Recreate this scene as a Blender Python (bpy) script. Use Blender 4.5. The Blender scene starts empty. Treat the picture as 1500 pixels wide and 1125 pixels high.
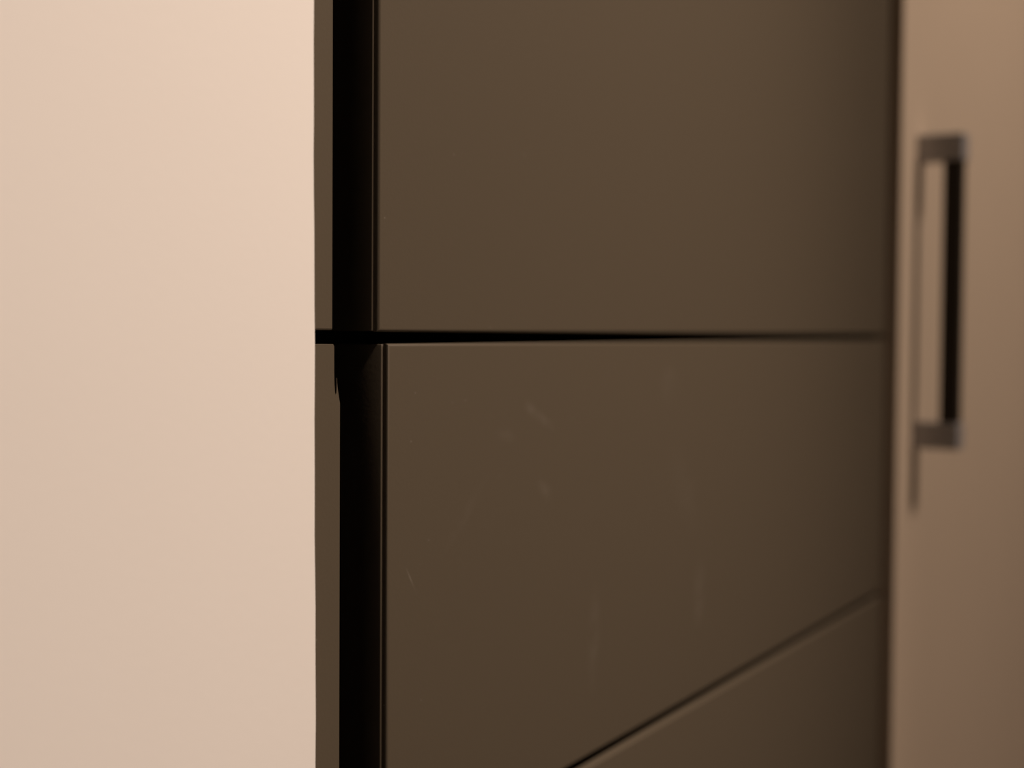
import bpy, bmesh, math
from mathutils import Matrix, Vector

# ------------------------------------------------------------------ camera, light, exposure
S = bpy.context.scene
C = S.collection
EYE = 1.084                                   # metres above the floor
cam_d = bpy.data.cameras.new('camera')
cam = bpy.data.objects.new('camera', cam_d); C.objects.link(cam)
cam_d.sensor_fit = 'HORIZONTAL'; cam_d.sensor_width = 17.3
cam_d.lens = 2083.0 / 1500.0 * 17.3           # about a 25 mm lens on a small sensor
cam_d.clip_start = 0.01
cam.matrix_world = Matrix((( 0.4961552,  0.0289528, -0.8677509, 0.0),
                           (-0.8682073,  0.0243617, -0.4956033, -0.24),
                           ( 0.0067908,  0.9992839,  0.0372242, EYE),
                           (0, 0, 0, 1)))
cam_d.dof.use_dof = True
cam_d.dof.focus_distance = 0.402
cam_d.dof.aperture_fstop = 3.3
S.camera = cam

w = bpy.data.worlds.new('world'); S.world = w; w.use_nodes = True
w.node_tree.nodes['Background'].inputs[0].default_value = (1.0, 0.78, 0.58, 1)
w.node_tree.nodes['Background'].inputs[1].default_value = 0.02

def spot(name, loc, aim, power, size, blend, radius, col):
    l = bpy.data.lights.new(name, 'SPOT'); l.energy = power; l.spot_size = math.radians(size)
    l.spot_blend = blend; l.shadow_soft_size = radius; l.color = col
    o = bpy.data.objects.new(name, l); C.objects.link(o); o.location = loc
    o.rotation_euler = (Vector(aim) - Vector(loc)).to_track_quat('-Z', 'Y').to_euler()
    return o
spot('ceiling_and_fill_spot', (1.00, -0.96, 2.36), (1.08, 0.0, 0.72), 75.0, 100, 1.0, 0.13, (1.0, 0.80, 0.66))
spot('ceiling_and_fill_spot', (0.58, -0.96, 2.38), (0.35, 0.0, 1.09), 107.0, 42, 1.0, 0.06, (1.0, 0.80, 0.66))  # added fill spot, brightens the left wall and nearer brown fronts

S.view_settings.view_transform = 'Standard'; S.view_settings.look = 'None'
S.view_settings.gamma = 1.0; S.view_settings.use_curve_mapping = False
S.view_settings.exposure = 0.0

# ------------------------------------------------------------------ materials
def lin(c): return tuple(((v/255)/12.92 if v/255 <= .04045 else ((v/255+.055)/1.055)**2.4) for v in c) + (1.0,)
def mat(name, col, rough=.5, metal=0.0, spec=.5, coat=0.0, bump=0.0, bscale=400.0, vary=0.0, vscale=40.0):
    m = bpy.data.materials.new(name); m.use_nodes = True
    nt = m.node_tree; N = nt.nodes; L = nt.links; b = N['Principled BSDF']
    b.inputs['Base Color'].default_value = (*col, 1); b.inputs['Roughness'].default_value = rough
    b.inputs['Metallic'].default_value = metal; b.inputs['Specular IOR Level'].default_value = spec
    b.inputs['Coat Weight'].default_value = coat
    tc = N.new('ShaderNodeTexCoord')
    if bump:
        n = N.new('ShaderNodeTexNoise'); n.inputs['Scale'].default_value = bscale; n.inputs['Detail'].default_value = 4
        L.new(tc.outputs['Object'], n.inputs['Vector'])
        bp = N.new('ShaderNodeBump'); bp.inputs['Strength'].default_value = bump; bp.inputs['Distance'].default_value = .001
        L.new(n.outputs['Fac'], bp.inputs['Height']); L.new(bp.outputs['Normal'], b.inputs['Normal'])
    if vary:
        n = N.new('ShaderNodeTexNoise'); n.inputs['Scale'].default_value = vscale; n.inputs['Detail'].default_value = 5
        L.new(tc.outputs['Object'], n.inputs['Vector'])
        mr = N.new('ShaderNodeMapRange'); mr.inputs['From Min'].default_value = .3; mr.inputs['From Max'].default_value = .7
        mr.inputs['To Min'].default_value = 1 - vary; mr.inputs['To Max'].default_value = 1 + vary
        L.new(n.outputs['Fac'], mr.inputs['Value'])
        mx = N.new('ShaderNodeMix'); mx.data_type = 'RGBA'; mx.blend_type = 'MULTIPLY'; mx.inputs['Factor'].default_value = 1
        mx.inputs[6].default_value = (*col, 1)
        L.new(mr.outputs['Result'], mx.inputs[7]); L.new(mx.outputs[2], b.inputs['Base Color'])
    return m

def smudged(name, col, rough, marks):
    """Lacquer with fine dust and a few greasy smears: marks = (x, z, half-width, half-height, tilt, strength) in object space."""
    m = mat(name, col, rough, spec=.35, bump=.04, bscale=900)
    nt = m.node_tree; N = nt.nodes; L = nt.links; b = N['Principled BSDF']
    tc = N.new('ShaderNodeTexCoord'); total = None
    for (x, z, hw, hh, t, s) in marks:
        mp = N.new('ShaderNodeMapping'); mp.vector_type = 'TEXTURE'
        mp.inputs['Location'].default_value = (x, 0, z); mp.inputs['Rotation'].default_value = (0, t, 0)
        mp.inputs['Scale'].default_value = (hw, 1.0, hh)
        L.new(tc.outputs['Object'], mp.inputs['Vector'])
        g = N.new('ShaderNodeTexGradient'); g.gradient_type = 'SPHERICAL'
        L.new(mp.outputs['Vector'], g.inputs['Vector'])
        ml = N.new('ShaderNodeMath'); ml.operation = 'MULTIPLY'; ml.inputs[1].default_value = s
        L.new(g.outputs['Fac'], ml.inputs[0])
        if total is None: total = ml.outputs[0]
        else:
            ad = N.new('ShaderNodeMath'); ad.operation = 'ADD'; L.new(total, ad.inputs[0]); L.new(ml.outputs[0], ad.inputs[1]); total = ad.outputs[0]
    # patchy breakup of the smears and specks of dust
    n = N.new('ShaderNodeTexNoise'); n.inputs['Scale'].default_value = 160; n.inputs['Detail'].default_value = 3
    L.new(tc.outputs['Object'], n.inputs['Vector'])
    br = N.new('ShaderNodeMapRange'); br.inputs['From Min'].default_value = .32; br.inputs['From Max'].default_value = .62; L.new(n.outputs['Fac'], br.inputs['Value'])
    mu = N.new('ShaderNodeMath'); mu.operation = 'MULTIPLY'; L.new(br.outputs['Result'], mu.inputs[1])
    if total is not None: L.new(total, mu.inputs[0])
    else: mu.inputs[0].default_value = 0
    v = N.new('ShaderNodeTexVoronoi'); v.inputs['Scale'].default_value = 95; L.new(tc.outputs['Object'], v.inputs['Vector'])
    dr = N.new('ShaderNodeMapRange'); dr.inputs['From Min'].default_value = .012; dr.inputs['From Max'].default_value = .03
    dr.inputs['To Min'].default_value = .30; dr.inputs['To Max'].default_value = 0; L.new(v.outputs['Distance'], dr.inputs['Value'])
    ad = N.new('ShaderNodeMath'); ad.operation = 'ADD'; ad.use_clamp = True; L.new(mu.outputs[0], ad.inputs[0]); L.new(dr.outputs['Result'], ad.inputs[1])
    mx = N.new('ShaderNodeMix'); mx.data_type = 'RGBA'
    mx.inputs[6].default_value = (*col, 1); mx.inputs[7].default_value = (.42, .38, .34, 1)
    L.new(ad.outputs[0], mx.inputs[0]); L.new(mx.outputs[2], b.inputs['Base Color'])
    return m

BROWN = (0.096, 0.0775, 0.054)
BASE = Vector((0.303, 0.02, 0.0))             # base of the brown cabinet (its parts' object space starts here)
M_brown = smudged('brown_lacquer', BROWN, .42, [])
M_drawer = smudged('brown_lacquer_smeared', BROWN, .42, [
    (.139, 1.0530, .015, .0026, .48, .06), (.131, 1.0565, .007, .0030, .48, .05), (.142, 1.0273, .008, .0036, .5, .07),
    (.2875, .968, .008, .018, .05, .085), (.182, .966, .006, .024, .03, .055), (.113, 1.049, .009, .003, .2, .04),
    (.0563, 1.0075, .0065, .0004, .98, .25), (.251, 1.062, .010, .010, 0, .04), (.270, 1.015, .030, .012, .9, .03), (.088, 1.025, .02, .003, -.7, .03)])
M_dark = mat('black_anodised_profile', (.006, .0055, .005), .45, spec=.3)
M_carcass = mat('black_carcass_board', (.008, .007, .006), .8, spec=.1)
M_plaster = mat('pale_plaster', (.82, .785, .745), .85, spec=.2, bump=.025, bscale=350, vary=.006, vscale=9)
M_ceil = mat('white_ceiling_paint', (.80, .77, .72), .9, spec=.1)
M_room = mat('grey_room_paint', (.46, .40, .34), .9, spec=.1)
M_floor = mat('brown_wood_floor', (.14, .09, .055), .5, vary=.2, vscale=6)
M_beige = mat('beige_laminate', (.60, .485, .37), .5, spec=.3, bump=.03, bscale=700, vary=.01, vscale=12)
M_post = mat('brushed_nickel', (.44, .43, .44), .40, metal=.35)
M_grip = mat('black_coated_metal', (.030, .024, .018), .5, spec=.25)

# ------------------------------------------------------------------ helpers
def link(name, bm, m, parent=None, base=None, smooth=None):
    me = bpy.data.meshes.new(name)
    if base is not None: bmesh.ops.translate(bm, verts=bm.verts, vec=-Vector(base))
    bmesh.ops.recalc_face_normals(bm, faces=bm.faces)
    bm.to_mesh(me); bm.free(); me.materials.append(m)
    o = bpy.data.objects.new(name, me); C.objects.link(o)
    if parent: o.parent = parent
    elif base is not None: o.location = base
    if smooth:
        if smooth > 0: me.polygons.foreach_set('use_smooth', [True]*len(me.polygons))
        me.set_sharp_from_angle(angle=math.radians(abs(smooth)))
    return o
def add_box(bm, x0, x1, y0, y1, z0, z1, bev=0.0, seg=2):
    t = bmesh.new()
    vs = [t.verts.new((x, y, z)) for z in (z0, z1) for y in (y0, y1) for x in (x0, x1)]
    for q in ((0,1,3,2), (4,6,7,5), (0,4,5,1), (1,5,7,3), (3,7,6,2), (2,6,4,0)): t.faces.new([vs[i] for i in q])
    bmesh.ops.recalc_face_normals(t, faces=t.faces)
    if bev: bmesh.ops.bevel(t, geom=list(t.edges), offset=bev, segments=seg, profile=.5, affect='EDGES')
    me = bpy.data.meshes.new('tmp'); t.to_mesh(me); t.free(); bm.from_mesh(me); bpy.data.meshes.remove(me)
    return bm
def thing(name, label, cat, loc):
    o = bpy.data.objects.new(name, None); C.objects.link(o); o.location = loc
    o['label'] = label; o['category'] = cat; o.empty_display_size = .05
    return o
def struct(name, bm, m, label=None, smooth=None):
    o = link(name, bm, m, smooth=smooth); o['kind'] = 'structure'
    if label: o['label'] = label
    return o
def front_mesh(bm, xl, xr, z0, z1, y0=0.0, t=.019, rl=.0009, r=.0011, lip=.0009, lean=0.0):
    """Cabinet front: softly rounded edges, a rounder left edge and a thin back layer standing out past it as a lip."""
    def ins(y, rad): return rad - math.sqrt(max(0, rad*rad - (rad-y)**2)) if y < rad else 0.0
    ys = sorted(set([rl*(1-math.cos(i*math.pi/20)) for i in range(11)] + [r*(1-math.cos(i*math.pi/12)) for i in range(7)]))
    zc = (z0+z1)/2
    rings = []
    for y in ys:
        a, b_ = ins(y, rl), ins(y, r)
        rings.append([bm.verts.new((x + lean*(z-zc), y0+y, z)) for x, z in ((xl+a, z0+b_), (xr-b_, z0+b_), (xr-b_, z1-b_), (xl+a, z1-b_))])
    rings.append([bm.verts.new((x + lean*(z-zc), y0+.0018, z)) for x, z in ((xl, z0), (xr, z0), (xr, z1), (xl, z1))])
    bm.faces.new(rings[0])
    for p, q in zip(rings, rings[1:]):
        for i in range(4): bm.faces.new((p[i], p[(i+1) % 4], q[(i+1) % 4], q[i])).smooth = True
    bm.faces.new(rings[-1])
    add_box(bm, xl-lip, xr, y0+.0018, y0+t, z0+.0002, z1-.0002, .0002, 2)
    return bm

# ------------------------------------------------------------------ the room
X0, X1, Y0, Y1, ZC = -1.3, 2.4, -2.6, 0.62, 2.5
struct('floor', add_box(bmesh.new(), X0, X1, Y0, Y1+.1, -.1, 0), M_floor)
struct('ceiling', add_box(bmesh.new(), X0, X1, Y0, Y1+.1, ZC, ZC+.1), M_ceil)
struct('wall_back', add_box(bmesh.new(), .3070, X1, Y1, Y1+.1, 0, ZC), M_room)
struct('wall_right', add_box(bmesh.new(), X1, X1+.1, Y0, Y1+.1, 0, ZC), M_room)
struct('wall_front', add_box(bmesh.new(), X0, X1, Y0-.1, Y0, 0, ZC), M_room)
struct('wall_side', add_box(bmesh.new(), X0-.1, X0, Y0, Y1+.1, 0, ZC), M_room)
bm = bmesh.new()                                # plastered wall ending in a slightly uneven, softly rounded corner
yf, rc, nz = -.008, .0009, 250
prof = [(-1.3, yf)] + [(.3013-rc+rc*math.sin(a*math.pi/12), yf+rc-rc*math.cos(a*math.pi/12)) for a in range(7)] + [(.3013, Y1+.1), (-1.3, Y1+.1)]
prev = None
for k in range(nz+1):
    z = ZC*k/nz
    dx = -.0068*(z-1.084) + .00012*math.sin(z*71)+.00008*math.sin(z*193+1)
    dx = max(-.006, min(.0016, dx))
    row = [bm.verts.new((x + (dx if x > 0 else 0), y, z)) for x, y in prof]
    if prev:
        for i in range(len(prof)):
            j = (i+1) % len(prof); bm.faces.new((prev[i], prev[j], row[j], row[i]))
    else: bm.faces.new(row)
    prev = row
bm.faces.new(prev)
struct('wall_left', bm, M_plaster, 'pale plastered wall ending beside the brown cabinet', smooth=40)

# ------------------------------------------------------------------ brown cabinet with recessed black channel
DRAWER, GAP, TOP = .1577, .0046, 1.0800
XR = .8935
t = thing('tall_cabinet', 'brown lacquered cabinet with black recessed grip channel beside the pale wall', 'cabinet', BASE)
bm = bmesh.new()                                # black carcass: sides, back and a face behind the fronts
add_box(bm, .3300, .8945, .0215, .58, .10, 2.30)
link('body', bm, M_carcass, t, BASE)
bm = bmesh.new()                                # vertical channel between filler and fronts: back web and two flanges with a rib
add_box(bm, .3035, .3295, .040, .045, .10, 2.30, .0004)
add_box(bm, .3262, .3295, .0215, .040, .10, 2.30, .0004)
add_box(bm, .3035, .3060, .0215, .040, .10, 2.30, .0004)
add_box(bm, .3150, .3166, .037, .040, .10, 2.30, .0003)
link('grip_channel', bm, M_dark, t, BASE)
bm = front_mesh(bmesh.new(), .3414, XR, TOP+.0035, 2.29)
o = link('door', bm, M_brown, t, BASE, smooth=-50)
for k in range(6):
    z1 = TOP - k*(DRAWER+GAP)
    bm = front_mesh(bmesh.new(), .3464 if k == 0 else .3455, XR, z1-DRAWER, z1)
    link('drawer_front', bm, M_drawer if k == 0 else M_brown, t, BASE, smooth=-50)
link('plinth', add_box(bmesh.new(), .3040, XR, .06, .075, 0, .098, .001), M_carcass, t, BASE)

def extrude_outline(bm, pts, y0, y1, bev):
    f = [bm.verts.new((x, y0, z)) for x, z in pts]; b = [bm.verts.new((x, y1, z)) for x, z in pts]
    F = bm.faces.new(f); bm.faces.new(b[::-1])
    for i in range(len(pts)):
        j = (i+1) % len(pts); bm.faces.new((f[i], b[i], b[j], f[j]))
    bmesh.ops.recalc_face_normals(bm, faces=bm.faces)
    ed = [e for e in bm.edges if abs(e.verts[0].co.y-y0) < 1e-7 and abs(e.verts[1].co.y-y0) < 1e-7]
    if bev: bmesh.ops.bevel(bm, geom=ed, offset=bev, segments=2, profile=.5, affect='EDGES')
    return bm
def filler(bm):                                 # brown face; unseen channel side made black to cut bounce light
    o = link('filler_panel', bm, M_brown, t, BASE); o.data.materials.append(M_dark)
    for p in o.data.polygons:
        if p.normal.x > .75: p.material_index = 1
filler(add_box(bmesh.new(), .3035, .3194, 0, .019, TOP+.0039, 2.29, .0005, 2))
# lower filler: its edge banding is torn off at the top corner, leaving a narrow slot and a curled sliver
zt = TOP
pts = [(.3035, .105), (.3228, .105), (.3228, zt-.0165), (.3225, zt-.0155), (.3222, zt-.0143), (.32185, zt-.0130), (.3215, zt-.0110), (.3214, zt-.0095),
       (.32125, zt-.0095), (.32125, zt-.0120), (.3211, zt-.0138), (.3208, zt-.0143), (.3205, zt-.0135), (.3202, zt-.0110), (.3201, zt-.0080), (.32005, zt-.0006), (.3196, zt), (.3035, zt)]
filler(extrude_outline(bmesh.new(), pts, 0, .019, .00006))

# ------------------------------------------------------------------ beige cabinet with bar handle
B2 = Vector((.8955, .02, 0))
t = thing('beige_cabinet', 'beige cabinet with a dark bar handle beyond the brown cabinet', 'cabinet', B2)
YD = -.0080
link('body', add_box(bmesh.new(), .8970, 1.4930, .0115, .58, .10, 2.30, .001), M_beige, t, B2)
link('door', add_box(bmesh.new(), .8957, 1.4945, YD, YD+.019, .105, 2.29, .0012, 4), M_beige, t, B2)
link('plinth', add_box(bmesh.new(), .8970, 1.493, .06, .075, 0, .098, .001), M_carcass, t, B2)
h = bpy.data.objects.new('handle', None); C.objects.link(h); h.parent = t; h.empty_display_size = .03
h['label'] = 'square bar handle, black grip between grey metal posts'
HX, HW, HD = .9320, .0170, .0292
zb, ztp, pz = EYE-.0745, EYE+.1285, .0172
for z in (zb, ztp-pz):
    link('post', add_box(bmesh.new(), HX, HX+HW, YD-HD, YD, z, z+pz, .0008, 2), M_post, h, B2)
link('grip_bar', add_box(bmesh.new(), HX+.0003, HX+.0110, YD-HD+.0005, YD-HD+.0122, zb+pz, ztp-pz, .0006, 2), M_grip, h, B2)
